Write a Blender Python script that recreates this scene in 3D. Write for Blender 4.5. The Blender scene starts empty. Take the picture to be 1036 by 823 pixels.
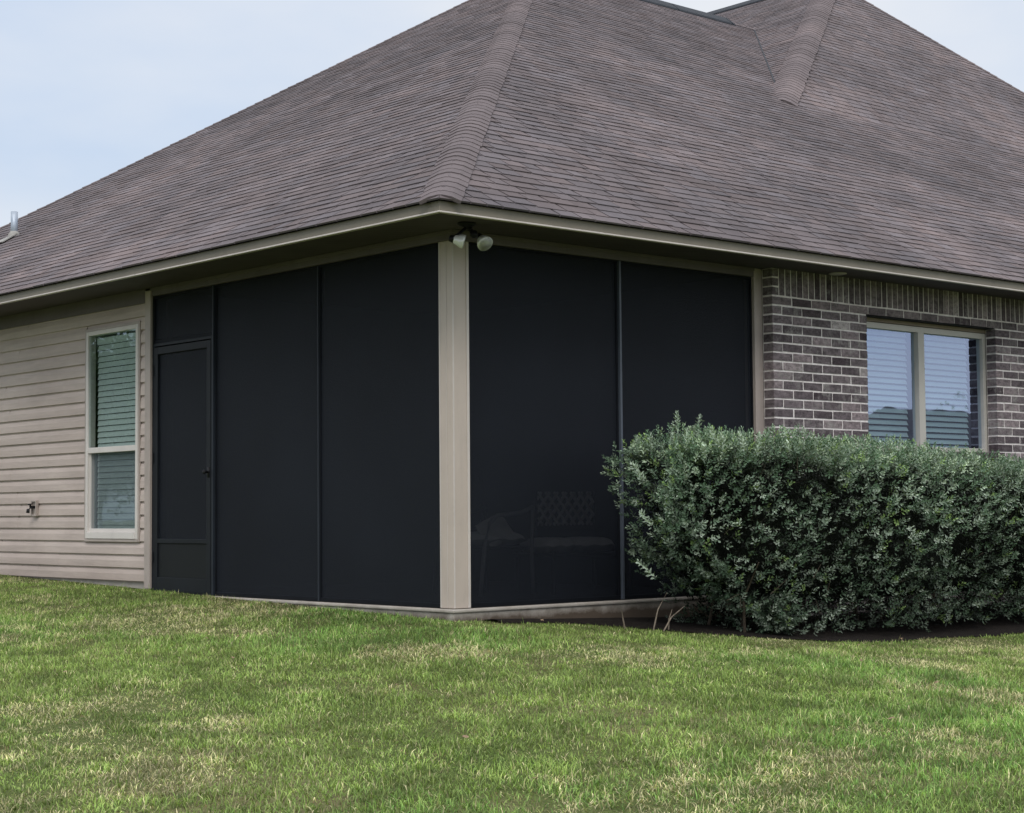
import bpy, math, random
import numpy as np
from mathutils import Vector, Matrix
random.seed(7); RNG = np.random.default_rng(11)
S = bpy.context.scene; COL = S.collection
# ------------------------------------------------------------ measured place
OV = .594; ZE = 2.6975; ZL = 2.599; HS = 2.55; PT = .5988
W1 = 12.126; AY = 8.670; AX = 8.670; AZ = ZE + PT*(AY+OV)
X2, Y2, H2, QL, QF, QR = 15.718, 8.97, 9.553, .564, .836, 1.204
XR = 26.0
def smooth(a, b, t):
    t = np.clip((t-a)/(b-a), 0, 1); return t*t*(3-2*t)
def gz(x, y):
    x = np.asarray(x, float); y = np.asarray(y, float)
    D = np.hypot(np.maximum(-x, 0), np.maximum(-y, 0)); D = np.where(D < 16, D, 16+8*(1-np.exp(-(D-16)/8)))
    und = .012*np.sin(x*1.7+y*.6+1)*np.sin(y*1.3-x*.5) * smooth(.3, 1.5, D)
    return -.08+.025*np.clip(y, 0, 8)-.035*np.clip(x, 0, 4)-.068*D+und
# ------------------------------------------------------------ value noise
_NT = RNG.random((256, 256))
def vnoise(x, y, f, o=3, seed=0):
    r = 0; a = 1; s = 0
    for k in range(o):
        X = x*f+seed*17.3+k*31.7+1000; Y = y*f+seed*9.1+k*13.1+1000
        i = np.floor(X).astype(int); j = np.floor(Y).astype(int); u = X-i; v = Y-j
        u = u*u*(3-2*u); v = v*v*(3-2*v); T = _NT
        q = (T[i % 256, j % 256]*(1-u)*(1-v)+T[(i+1) % 256, j % 256]*u*(1-v)+T[i % 256, (j+1) % 256]*(1-u)*v+T[(i+1) % 256, (j+1) % 256]*u*v)
        r = r+a*q; s += a; a *= .5; f *= 2.03
    return r/s
# ------------------------------------------------------------ mesh helpers
def link(o, parent=None):
    COL.objects.link(o)
    if parent is not None: o.parent = parent
    return o
def tag(o, label=None, cat=None, group=None, kind=None):
    if label: o['label'] = label
    if cat: o['category'] = cat
    if group: o['group'] = group
    if kind: o['kind'] = kind
    return o
def empty(name, loc=(0, 0, 0), label=None, cat=None, group=None):
    o = bpy.data.objects.new(name, None); o.location = loc; link(o); o.empty_display_size = .2
    return tag(o, label, cat, group)
class MB:
    def __init__(s): s.v = []; s.f = []; s.c = []
    def add(s, vs, fs, col=None):
        b = len(s.v); s.v += [tuple(p) for p in vs]; s.f += [tuple(i+b for i in f) for f in fs]
        s.c += [col if col is not None else (.5, .5, .5)]*len(vs); return s
    def box(s, a, b, col=None, jit=0):
        x0, y0, z0 = a; x1, y1, z1 = b
        vs = [(x0,y0,z0),(x1,y0,z0),(x1,y1,z0),(x0,y1,z0),(x0,y0,z1),(x1,y0,z1),(x1,y1,z1),(x0,y1,z1)]
        if jit: vs = [tuple(c+random.uniform(-jit, jit) for c in p) for p in vs]
        return s.add(vs, [(0,3,2,1),(4,5,6,7),(0,1,5,4),(1,2,6,5),(2,3,7,6),(3,0,4,7)], col)
    def tube(s, pts, r, n=10, col=None, caps=True):
        pts = [Vector(p) for p in pts]; rs = r if isinstance(r, (list, tuple)) else [r]*len(pts); vs = []; fs = []
        for i, p in enumerate(pts):
            t = (pts[min(i+1, len(pts)-1)]-pts[max(i-1, 0)]).normalized()
            a = Vector((0, 0, 1)) if abs(t.z) < .9 else Vector((1, 0, 0)); x = t.cross(a).normalized(); y = x.cross(t).normalized()
            for k in range(n):
                an = 2*math.pi*k/n; vs.append(p+(x*math.cos(an)+y*math.sin(an))*rs[i])
        for i in range(len(pts)-1):
            for k in range(n): fs.append((i*n+k, i*n+(k+1) % n, (i+1)*n+(k+1) % n, (i+1)*n+k))
        if caps: fs.append(tuple(range(n))[::-1]); fs.append(tuple((len(pts)-1)*n+k for k in range(n)))
        return s.add(vs, fs, col)
    def lathe(s, p, d, prof, n=24, col=None):
        p = Vector(p); d = Vector(d).normalized(); return s.tube([p+d*h for h, r in prof], [max(r, 1e-4) for h, r in prof], n, col)
    def build(s, name, m, parent=None, smooth_=False, bevel=0):
        me = bpy.data.meshes.new(name); me.from_pydata(s.v, [], s.f); me.update()
        a = me.color_attributes.new('tint', 'FLOAT_COLOR', 'POINT')
        a.data.foreach_set('color', np.array([(c[0], c[1], c[2], 1) for c in s.c], 'f').ravel())
        me.materials.append(m)
        if smooth_: me.polygons.foreach_set('use_smooth', [True]*len(me.polygons))
        o = bpy.data.objects.new(name, me); link(o, parent)
        if bevel:
            b = o.modifiers.new('b', 'BEVEL'); b.width = bevel; b.segments = 2; b.limit_method = 'ANGLE'
        return o
def np_mesh(name, V, F4, F3, C, m, parent=None, smooth_=False):
    me = bpy.data.meshes.new(name); n4, n3 = len(F4), len(F3)
    me.vertices.add(len(V)); me.vertices.foreach_set('co', V.astype('f').ravel())
    idx = np.concatenate([F4.ravel(), F3.ravel()]).astype('i'); me.loops.add(len(idx)); me.loops.foreach_set('vertex_index', idx)
    me.polygons.add(n4+n3)
    st = np.concatenate([np.arange(n4)*4, n4*4+np.arange(n3)*3]).astype('i'); me.polygons.foreach_set('loop_start', st)
    me.update(calc_edges=True)
    if C is not None:
        a = me.color_attributes.new('tint', 'FLOAT_COLOR', 'POINT')
        a.data.foreach_set('color', np.concatenate([C, np.ones((len(C), 1))], 1).astype('f').ravel())
    if smooth_: me.polygons.foreach_set('use_smooth', np.ones(n4+n3, bool))
    me.materials.append(m); o = bpy.data.objects.new(name, me); return link(o, parent)
# ------------------------------------------------------------ material helpers
class NT:
    def __init__(s, name):
        s.m = bpy.data.materials.new(name); s.m.use_nodes = True; s.t = s.m.node_tree; s.t.nodes.clear()
        s.out = s.n('ShaderNodeOutputMaterial'); s.tc = s.n('ShaderNodeTexCoord')
    def n(s, t, **k):
        x = s.t.nodes.new(t)
        for a, b in k.items(): setattr(x, a, b)
        return x
    def l(s, a, b): s.t.links.new(a, b); return s
    def noise(s, scale, detail=4, rough=.6, vec=None, stretch=None):
        x = s.n('ShaderNodeTexNoise'); x.inputs['Scale'].default_value = scale; x.inputs['Detail'].default_value = detail; x.inputs['Roughness'].default_value = rough
        v = vec or s.tc.outputs['Object']
        if stretch:
            mp = s.n('ShaderNodeMapping'); mp.inputs['Scale'].default_value = stretch; s.l(v, mp.inputs[0]); v = mp.outputs[0]
        s.l(v, x.inputs['Vector']); return x.outputs['Fac']
    def ramp(s, fac, stops):
        r = s.n('ShaderNodeValToRGB'); e = r.color_ramp.elements
        while len(e) < len(stops): e.new(.5)
        for i, (p, c) in enumerate(stops):
            e[i].position = p; e[i].color = (c[0], c[1], c[2], 1) if hasattr(c, '__len__') else (c, c, c, 1)
        s.l(fac, r.inputs[0]); return r.outputs[0]
    def mix(s, a, b, fac=.5, mode='MIX'):
        x = s.n('ShaderNodeMix', data_type='RGBA', blend_type=mode)
        for q, i in ((a, 6), (b, 7), (fac, 0)):
            if hasattr(q, 'is_linked'): s.l(q, x.inputs[i])
            else: x.inputs[i].default_value = (tuple(q)+(1,) if hasattr(q, '__len__') else q) if i else q
        return x.outputs[2]
    def math(s, op, a, b):
        x = s.n('ShaderNodeMath', operation=op)
        for q, i in ((a, 0), (b, 1)):
            if hasattr(q, 'is_linked'): s.l(q, x.inputs[i])
            else: x.inputs[i].default_value = q
        return x.outputs[0]
    def attr(s):
        x = s.n('ShaderNodeAttribute'); x.attribute_name = 'tint'; return x.outputs['Color']
    def bump(s, h, dist=.002, st=1):
        b = s.n('ShaderNodeBump'); b.inputs['Distance'].default_value = dist; b.inputs['Strength'].default_value = st; s.l(h, b.inputs['Height']); return b.outputs[0]
    def fin(s, col, rough=.7, spec=.3, normal=None, metal=0, **kw):
        p = s.n('ShaderNodeBsdfPrincipled'); s.p = p
        for q, i in ((col, 'Base Color'), (rough, 'Roughness')):
            if hasattr(q, 'is_linked'): s.l(q, p.inputs[i])
            else: p.inputs[i].default_value = tuple(q)+(1,) if hasattr(q, '__len__') else q
        p.inputs['Specular IOR Level'].default_value = spec; p.inputs['Metallic'].default_value = metal
        for k, v in kw.items(): p.inputs[k].default_value = v
        if normal: s.l(normal, p.inputs['Normal'])
        s.l(p.outputs[0], s.out.inputs[0]); return s.m
def painted(name, c, rough=.5, var=.12, dirt=.25, spec=.35, metal=0):
    m = NT(name); a = tuple(x*(1-var) for x in c); b = tuple(min(1, x*(1+var)) for x in c)
    col = m.ramp(m.noise(2.2, 5), [(.3, a), (.7, b)])
    d = m.ramp(m.noise(9, 8, .7, stretch=(1, 1, .25)), [(.5, 1.0), (.85, 1-dirt)])
    col = m.mix(col, d, 1.0, 'MULTIPLY')
    return m.fin(col, rough, spec, m.bump(m.noise(160, 3), .0006), metal)
# --- shingles
def mat_shingle():
    m = NT('shingle'); a = m.attr()
    big = m.ramp(m.noise(.55, 5, .6), [(.3, (.098, .087, .090)), (.52, (.132, .115, .118)), (.72, (.178, .150, .150))])
    lo = m.ramp(m.noise(1.6, 6, .7, stretch=(1, 1, 1)), [(.32, .84), (.68, 1.14)])
    col = m.mix(big, lo, 1.0, 'MULTIPLY')
    sep = m.n('ShaderNodeSeparateColor'); m.l(a, sep.inputs[0])
    t = m.ramp(sep.outputs[0], [(0, .82), (1, 1.18)])
    col = m.mix(col, t, 1.0, 'MULTIPLY')
    col = m.mix(col, m.mix((1, .94, .92), (.96, .98, 1.02), sep.outputs[1]), 1.0, 'MULTIPLY')
    gr = m.ramp(m.noise(420, 2, .7), [(.3, .7), (.7, 1.3)])
    col = m.mix(col, gr, 1.0, 'MULTIPLY')
    # tabs darken slightly upslope and strongly down their cut sides (stored in blue)
    col = m.mix(col, m.ramp(sep.outputs[2], [(0, 1.10), (.8, .95), (1, .5)]), 1.0, 'MULTIPLY')
    return m.fin(col, .93, .15, m.bump(m.noise(380, 2), .0015, .8))
def mat_brick():
    m = NT('brick'); a = m.attr(); sep = m.n('ShaderNodeSeparateColor'); m.l(a, sep.inputs[0])
    base = m.ramp(sep.outputs[0], [(0, (.065, .050, .057)), (.35, (.14, .116, .124)), (.7, (.25, .205, .212)), (1, (.44, .395, .39))])
    n = m.ramp(m.noise(22, 7, .78, stretch=(1, 1, 1.6)), [(.34, .42), (.66, 1.55)])
    col = m.mix(base, n, 1.0, 'MULTIPLY')
    sm = m.ramp(m.noise(14, 7, .75), [(.49, 0), (.66, 1)])
    sm = m.math('MULTIPLY', sm, sep.outputs[1])
    col = m.mix(col, (.30, .285, .27), sm)
    return m.fin(col, .9, .2, m.bump(m.noise(70, 6, .7), .006, .8))
def mat_mortar():
    m = NT('mortar'); col = m.ramp(m.noise(22, 6), [(.3, (.62, .57, .55)), (.7, (.86, .81, .79))])
    return m.fin(col, .95, .1, m.bump(m.noise(90, 5), .004))
def mat_siding():
    m = NT('vinyl_siding')
    col = m.ramp(m.noise(1.1, 4), [(.3, (.450, .372, .335)), (.7, (.53, .448, .405))])
    d = m.ramp(m.noise(3.5, 7, .7, stretch=(1, .35, 3.5)), [(.42, 1.0), (.8, .74)])
    col = m.mix(col, d, 1.0, 'MULTIPLY')
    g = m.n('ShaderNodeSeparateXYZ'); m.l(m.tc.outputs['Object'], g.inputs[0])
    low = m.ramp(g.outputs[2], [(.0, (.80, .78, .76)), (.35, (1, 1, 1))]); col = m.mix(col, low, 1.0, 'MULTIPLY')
    return m.fin(col, .55, .3, m.bump(m.noise(60, 4, .6, stretch=(1, .1, 3)), .0012))
def mat_screen():
    m = NT('screen_mesh')
    d = m.n('ShaderNodeBsdfPrincipled'); col = m.ramp(m.noise(.8, 3), [(.3, (.0090, .0108, .0155)), (.7, (.0128, .0155, .0222))])
    m.l(col, d.inputs['Base Color']); d.inputs['Roughness'].default_value = .6; d.inputs['Specular IOR Level'].default_value = .16
    m.l(m.bump(m.noise(2.3, 3), .01, .25), d.inputs['Normal'])
    t = m.n('ShaderNodeBsdfTransparent'); x = m.n('ShaderNodeMixShader'); x.inputs[0].default_value = .825
    m.l(t.outputs[0], x.inputs[1]).l(d.outputs[0], x.inputs[2]).l(x.outputs[0], m.out.inputs[0]); return m.m
def mat_glass(name, gl, tint, fac):
    m = NT(name); g = m.n('ShaderNodeBsdfGlossy'); g.inputs['Roughness'].default_value = .015; g.inputs['Color'].default_value = gl+(1,)
    m.l(m.bump(m.noise(1.6, 2), .004, .35), g.inputs['Normal'])
    t = m.n('ShaderNodeBsdfTransparent'); t.inputs['Color'].default_value = tint+(1,)
    f = m.n('ShaderNodeLayerWeight'); f.inputs['Blend'].default_value = .35
    k = m.math('MULTIPLY_ADD', f.outputs['Facing'], .35); k.node.inputs[2].default_value = fac
    x = m.n('ShaderNodeMixShader'); m.l(k, x.inputs[0]).l(t.outputs[0], x.inputs[1]).l(g.outputs[0], x.inputs[2]).l(x.outputs[0], m.out.inputs[0]); return m.m
def mat_insect():
    m = NT('insect_mesh'); d = m.n('ShaderNodeBsdfDiffuse'); d.inputs[0].default_value = (.12, .145, .165, 1)
    t = m.n('ShaderNodeBsdfTransparent'); x = m.n('ShaderNodeMixShader'); x.inputs[0].default_value = .42
    m.l(t.outputs[0], x.inputs[1]).l(d.outputs[0], x.inputs[2]).l(x.outputs[0], m.out.inputs[0]); return m.m
def mat_leafy(name, mul=1.0, trans=.25, rough=.55):
    m = NT(name); a = m.attr()
    col = m.mix(a, m.ramp(m.noise(40, 2), [(.3, .8*mul), (.7, 1.2*mul)]), 1.0, 'MULTIPLY')
    p = m.n('ShaderNodeBsdfPrincipled'); m.l(col, p.inputs['Base Color']); p.inputs['Roughness'].default_value = rough; p.inputs['Specular IOR Level'].default_value = .25
    t = m.n('ShaderNodeBsdfTranslucent'); m.l(m.mix(col, (1.0, 1.1, .6), 1.0, 'MULTIPLY'), t.inputs[0]); x = m.n('ShaderNodeMixShader'); x.inputs[0].default_value = trans
    m.l(p.outputs[0], x.inputs[1]).l(t.outputs[0], x.inputs[2]).l(x.outputs[0], m.out.inputs[0]); return m.m
def mat_ground():
    m = NT('lawn_soil')
    c = m.ramp(m.noise(.7, 6), [(.3, (.065, .098, .026)), (.5, (.095, .115, .038)), (.72, (.17, .15, .08))])
    c = m.mix(c, m.ramp(m.noise(38, 5, .7), [(.25, .4), (.75, 1.5)]), 1.0, 'MULTIPLY')
    return m.fin(c, .95, .1, m.bump(m.noise(45, 5), .02))
def mat_simple(name, c1, c2, sc, rough=.8, bd=.003, bs=60, spec=.2, metal=0):
    m = NT(name); c = m.ramp(m.noise(sc, 6, .65), [(.3, c1), (.7, c2)]); return m.fin(c, rough, spec, m.bump(m.noise(bs, 5, .7), bd), metal)
def mat_soffit():
    m = NT('soffit_vinyl'); c = m.ramp(m.noise(3, 4), [(.3, (.080, .066, .074)), (.7, (.102, .086, .094))])  # vinyl tone lowered, eave shade is part of the colour
    w = m.n('ShaderNodeTexWave', wave_type='BANDS', bands_direction='DIAGONAL'); w.inputs['Scale'].default_value = 5; m.l(m.tc.outputs['Object'], w.inputs[0])
    c = m.mix(c, m.ramp(w.outputs['Fac'], [(.0, .7), (.12, 1)]), 1.0, 'MULTIPLY')
    return m.fin(c, .7, .2)
def mat_concrete():
    m = NT('concrete'); c = m.ramp(m.noise(5, 7, .7), [(.3, (.30, .27, .235)), (.7, (.46, .425, .385))])
    g = m.n('ShaderNodeSeparateXYZ'); m.l(m.tc.outputs['Object'], g.inputs[0])
    h = m.math('ADD', m.math('ADD', g.outputs[2], .1), m.math('MULTIPLY', m.noise(7, 6, .7), .12))
    c = m.mix((.10, .078, .060), c, m.ramp(h, [(.075, 0), (.135, 1)]))
    return m.fin(c, .9, .15, m.bump(m.noise(40, 6, .7), .005))
M = dict(shingle=mat_shingle(), brick=mat_brick(), mortar=mat_mortar(), siding=mat_siding(), screen=mat_screen(),
    glass=mat_glass('window_glass', (.60, .71, 1.0), (.80, .95, .98), .33), glass2=mat_glass('window_glass_green', (.72, .86, .92), (.80, .88, .85), .17),
    insect=mat_insect(), leaf=mat_leafy('hedge_leaf', 1.0, .18, .5), grass=mat_leafy('grass_blade', 1.0, .3, .6), treeleaf=mat_leafy('tree_leaf'),
    ground=mat_ground(), soffit=mat_soffit(),
    trim=painted('beige_trim', (.385, .33, .30), .42), column=painted('beige_column', (.485, .415, .362), .38, .06, .18),
    fascia=painted('olive_fascia', (.188, .167, .132), .5, .1, .15), lip=painted('fascia_lip', (.55, .50, .465), .4, .08, .2),
    frieze=painted('frieze_shaded', (.125, .106, .108), .55), bronze=painted('bronze_frame', (.0070, .0083, .0115), .55, .2, .1, .1),  # frieze colour has the eave shade painted in
    mull=painted('mullion_bar', (.070, .082, .105), .4, .15, .1, .4), mull2=painted('mullion_dark', (.020, .025, .034), .5, .15, .1, .2),
    kick=painted('kick_plate_paint', (.0075, .0088, .0105), .5, .1, .1, .2), mull3=painted('mullion_grey', (.030, .036, .046), .5, .15, .1, .2), white=painted('white_vinyl', (.62, .58, .55), .4, .05, .15), almond=painted('almond_vinyl', (.50, .475, .43), .4, .05, .12),
    blind=painted('blind_slat', (.62, .66, .66), .5, .05, .05), black=mat_simple('black_plastic', (.006, .006, .007), (.015, .015, .017), 8, .45, .0005),
    dark=mat_simple('dark_room', (.02, .02, .022), (.035, .034, .034), 2), concrete=mat_concrete(),
    mulch=mat_simple('mulch', (.006, .0045, .004), (.024, .018, .014), 30, .95, .02, 60), galv=mat_simple('galvanised_pipe', (.28, .33, .40), (.42, .47, .54), 9, .45, .0005, 50, .5, .3),
    alu=mat_simple('cast_aluminium', (.82, .83, .84), (.93, .94, .95), 12, .35, .0005, 60, .5, .25), flash=mat_simple('flashing', (.20, .19, .18), (.34, .33, .31), 12, .6),
    vent=mat_simple('ridge_vent', (.008, .011, .016), (.018, .022, .030), 6, .6), twig=mat_simple('twig', (.045, .034, .025), (.10, .082, .062), 40, .9),
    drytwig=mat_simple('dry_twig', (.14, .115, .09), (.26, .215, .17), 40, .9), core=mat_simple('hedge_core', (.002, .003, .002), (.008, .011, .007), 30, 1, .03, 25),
    cloth=mat_simple('grey_cloth', (.48, .47, .46), (.62, .60, .59), 5, .9, .002, 200), cloth2=mat_simple('pale_cushion', (.5, .5, .51), (.66, .66, .67), 4, .9, .003, 150),
    iron=mat_simple('grey_iron', (.20, .20, .22), (.30, .30, .32), 8, .5), wicker=mat_simple('pale_wicker', (.55, .54, .53), (.7, .68, .66), 30, .8, .003, 120),
    bark=mat_simple('bark', (.06, .045, .035), (.13, .10, .08), 9, .95, .02, 20), deadleaf=mat_simple('dead_leaf', (.16, .11, .07), (.36, .26, .17), 20, .9),
    nroof=mat_simple('neighbour_roof', (.07, .065, .062), (.11, .10, .095), 3), nwall=mat_simple('neighbour_wall', (.25, .2, .16), (.36, .3, .25), 3))
m = NT('lamp_lens'); lens = m.fin(m.ramp(m.noise(120, 3), [(.35, (.09, .10, .075)), (.7, (.34, .36, .30))]), .12, .6, m.bump(m.noise(150, 2), .002)); M['lens'] = lens

# ============================================================ HOUSE
house = empty('house', (0, 0, 0), 'single storey house with brown shingle hip roof and black screened corner porch', 'house')
# ---------- roof
def clip_poly(poly, a, b, c):   # keep a*x+b*y+c>=0
    out = []
    for i in range(len(poly)):
        p, q = poly[i], poly[(i+1) % len(poly)]; dp = a*p[0]+b*p[1]+c; dq = a*q[0]+b*q[1]+c
        if dp >= 0: out.append(p)
        if dp*dq < 0:
            t = dp/(dp-dq); out.append((p[0]+t*(q[0]-p[0]), p[1]+t*(q[1]-p[1])))
    return out
EXP = .127
def shingles(mb, O, eu, es, region, seed, detail=True):
    """tabs laid in courses over the convex region (list of (u,v) counter-clockwise) of a roof plane"""
    rd = random.Random(seed); O = Vector(O); eu = Vector(eu).normalized(); es = Vector(es).normalized(); nn = eu.cross(es).normalized()
    if nn.z < 0: nn = -nn
    us = [p[0] for p in region]; vs = [p[1] for p in region]
    edges = []
    for i in range(len(region)):
        p, q = region[i], region[(i+1) % len(region)]; edges.append((-(q[1]-p[1]), q[0]-p[0], (q[1]-p[1])*p[0]-(q[0]-p[0])*p[1]))
    P3 = lambda u, v, h: O+eu*u+es*v+nn*h
    # backing sheet
    mb.add([P3(u, v, -.004) for u, v in region], [tuple(range(len(region)))], (.2, .5, .9))
    k = 0; v = min(vs)
    while v < max(vs):
        u = min(us)-rd.uniform(0, .5); wob = rd.uniform(-.0015, .0015); rt = rd.uniform(-.06, .06)
        while u < max(us):
            w = rd.choice((.14, .18, .2, .24, .28, .33)) if detail else .6; g = .0075
            sl = rd.uniform(-.012, .012); lift = rd.choice((.008, .0095, .0115)); drop = rd.choice((0, 0, .004, .012))
            poly = [(u+g, v+wob-drop), (u+w-g, v+wob-drop), (u+w-g+sl, v+EXP+.012), (u+g+sl, v+EXP+.012)]
            ok = any(True for _ in (0,))
            for (a, b, c) in edges:
                poly = clip_poly(poly, a, b, c)
                if len(poly) < 3: break
            if len(poly) >= 3:
                tops = [P3(x, y, lift+(.0015-lift)*min(1, max(0, (y-v)/EXP))) for x, y in poly]; bots = [P3(x, y, -.003) for x, y in poly]
                n = len(poly); t = min(1, max(0, rd.gauss(.5, .2)+rt)); t2 = rd.random()
                b = len(mb.v)
                mb.v += [tuple(p) for p in tops+bots]; mb.c += [(t, t2, .1+.3*min(1, max(0, (y-v)/EXP))) for x, y in poly]+[(t, t2, 1)]*n
                mb.f.append(tuple(range(b, b+n))); mb.f += [(b+i, b+n+i, b+n+(i+1) % n, b+(i+1) % n) for i in range(n)]
            u += w
        v += EXP; k += 1
def caps(mb, A, B, n1, n2, half=.15, exp_=.127, seed=3, lift0=0.0):
    rd = random.Random(seed); A = Vector(A); B = Vector(B); d = (B-A); L = d.length; d.normalize(); n1 = Vector(n1).normalized(); n2 = Vector(n2).normalized(); nm = (n1+n2).normalized()
    w1 = d.cross(n1).normalized(); w2 = d.cross(n2).normalized()
    out1 = w1 if w1.dot(n2) < 0 else -w1; out2 = w2 if w2.dot(n1) < 0 else -w2
    s = 0
    while s < L:
        t = min(1, max(0, rd.gauss(.5, .18))); e = min(exp_+.02, L-s); h = half*rd.uniform(.96, 1.04); li = .014*rd.uniform(.85, 1.2)+lift0
        rows = []
        for (ss, l) in ((s, li), (s+e, .008+lift0)):
            c = A+d*ss
            rows.append([c+out1*h+n1*(l+.004), c+out1*h*.5+n1*(l+.010), c+out1*h*.12+nm*(l+.002), c+out2*h*.12+nm*(l+.002), c+out2*h*.5+n2*(l+.010), c+out2*h+n2*(l+.004)])
        base = []
        for ss in (s, s+e):
            c = A+d*ss; base += [c+out1*h-n1*.006, c+out1*h*.5-n1*.004, c+out1*h*.12-nm*.02, c+out2*h*.12-nm*.02, c+out2*h*.5-n2*.004, c+out2*h-n2*.006]
        vs = rows[0]+rows[1]+base; b = len(mb.v); mb.v += [tuple(p) for p in vs]; t = .4+.45*t; mb.c += [(t, .3, .0)]*6+[(t, .3, .30)]*6+[(t, .4, 1)]*12
        mb.f += [(b+i, b+i+1, b+i+7, b+i+6) for i in range(5)]+[(b+12+i, b+13+i, b+i+1, b+i) for i in range(5)]
        mb.f += [(b, b+6, b+18, b+12), (b+5, b+17, b+23, b+11)]
        s += exp_
cs = 1/math.hypot(1, PT)
E0 = -OV-.03; Z0 = ZE-.03*PT
roof_mb = MB()
# front plane (faces -y) trapezoid
Lr = (AY-E0)/cs
RB = XR+.03
shingles(roof_mb, (E0, E0, Z0), (1, 0, 0), (0, 1, PT), [(0, 0), (RB-E0, 0), (RB-(AY-E0)*1.0-E0, Lr), (AX-E0, Lr)], 1)
# left plane (faces -x) triangle : u along +y, upslope +x
shingles(roof_mb, (E0, E0, Z0), (0, 1, 0), (1, 0, PT), [(0, 0), (W1+.03-E0, 0), (AY-E0, (AX-E0)/cs)], 2)
# back plane (unseen side) and right plane
bs = (AZ-Z0)/(W1-AY)
roof_mb.add([(E0, W1+.03, Z0), (RB, W1+.03, Z0), (RB-(AY-E0), AY, AZ), (AX, AY, AZ)], [(0, 1, 2, 3)], (.5, .5, .3))
roof_mb.add([(RB, E0, Z0), (RB, W1+.03, Z0), (RB-(AY-E0), AY, AZ)], [(0, 1, 2)], (.5, .5, .3))
roof = roof_mb.build('roof', M['shingle'], house)
# second, higher roof
t2 = (H2-ZE-PT*(Y2+OV))/(1-PT/QF); tt = t2+.25
r2 = MB()
cf = math.hypot(1, 1/QF)
A2 = Vector((X2, Y2, H2))
bl = Vector((X2-tt/QL, Y2-tt/QF, H2-tt)); br = Vector((X2+tt/QR, Y2-tt/QF, H2-tt))
up = (Vector((0, 1/QF, 1))).normalized(); Ls = tt*math.hypot(1, 1/QF)
shingles(r2, bl, (1, 0, 0), up, [(0, 0), (br.x-bl.x, 0), (X2-bl.x, Ls)], 4)
# left face of second roof (faces -x): u along -y from back, upslope +x
upl = Vector((1/QL, 0, 1)).normalized(); yb = 15.0; Ll = tt*math.hypot(1, 1/QL)
shingles(r2, Vector((bl.x, bl.y, bl.z)), (0, 1, 0), upl, [(0, 0), (yb-bl.y, 0), (yb-bl.y, Ll), (Y2-bl.y, Ll)], 5)
r2.add([br, (br.x, yb, br.z), (X2, yb, H2), A2], [(0, 1, 2, 3)], (.5, .5, .3))
r2.add([(bl.x, yb, bl.z), (br.x, yb, br.z), (X2, yb, H2)], [(0, 1, 2)], (.5, .5, .3))
r2.build('upper_roof', M['shingle'], house)
# hip caps
nP = Vector((0, -PT, 1)); nL = Vector((-PT, 0, 1)); nB = Vector((0, bs, 1)); nR = Vector((PT, 0, 1))
c1 = MB(); caps(c1, (E0+.05, E0+.05, Z0+.05*PT), (AX, AY, AZ), nL, nP, .145, .14); c1b = MB(); caps(c1b, (E0, W1+.03, Z0), (AX, AY, AZ), nL, nB, .1, seed=5)
c1.build('hip_cap', M['shingle'], roof)
c1b.build('hip_cap', M['shingle'], roof)
n2F = Vector((0, -QF, 1)); n2L = Vector((-QL, 0, 1)); n2R = Vector((QR, 0, 1))
c2 = MB(); hb = Vector((X2-t2/QL, Y2-t2/QF, H2-t2)); caps(c2, hb+Vector((0, 0, .01)), A2, n2L, n2F, .20, .14, 6, .01); c2.build('hip_cap', M['shingle'], roof)
c3 = MB(); hr = Vector((X2+t2/QR, Y2-t2/QF, H2-t2)); caps(c3, hr, A2, n2R, n2F, .12, .14, 7); c3.build('hip_cap', M['shingle'], roof)
c4 = MB(); caps(c4, (X2, yb, H2), A2, n2L, n2R, .14, .14, 8, .01); c4.build('ridge_cap', M['shingle'], roof)
c5 = MB(); caps(c5, (14.2-.4, AY, AZ), (AX, AY, AZ), nP, nB, .13, .14, 9); c5.build('ridge_cap', M['shingle'], roof)
vl = MB(); vl.tube([(X2-(H2-AZ)/QL, AY, AZ+.004), hb+Vector((0, 0, .004))], .014, 6); vl.build('valley_line', M['vent'], roof)
# ridge vents
def vent(x0, x1, name='ridge_vent'):
    v = MB(); h = .045
    for x in np.arange(x0, x1, 1.22):
        xe = min(x+1.2, x1)
        v.add([(x, AY-.17, AZ-.17*PT+.012), (xe, AY-.17, AZ-.17*PT+.012), (xe, AY-.15, AZ-.10+h), (x, AY-.15, AZ-.10+h), (x, AY, AZ+h+.02), (xe, AY, AZ+h+.02), (x, AY+.10, AZ-.10), (xe, AY+.10, AZ-.10)],
              [(0, 1, 2, 3), (3, 2, 5, 4), (4, 5, 7, 6), (1, 7, 5, 2), (0, 3, 4, 6)])
    return v.build(name, M['vent'], roof)
xv = X2-(H2-AZ)/QL
vent(AX+.4, xv-.62)
v2 = MB()
v2.add([(X2-.16, Y2+.5, H2-.16*QL+.015), (X2-.16, yb, H2-.16*QL+.015), (X2-.15, yb, H2-.05), (X2-.15, Y2+.5, H2-.05), (X2, yb, H2+.06), (X2, Y2+.5, H2+.06), (X2+.1, yb, H2-.08), (X2+.1, Y2+.5, H2-.08)], [(0, 3, 2, 1), (3, 5, 4, 2), (5, 7, 6, 4), (0, 7, 5, 3)])
v2.build('ridge_vent', M['vent'], roof)
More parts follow.
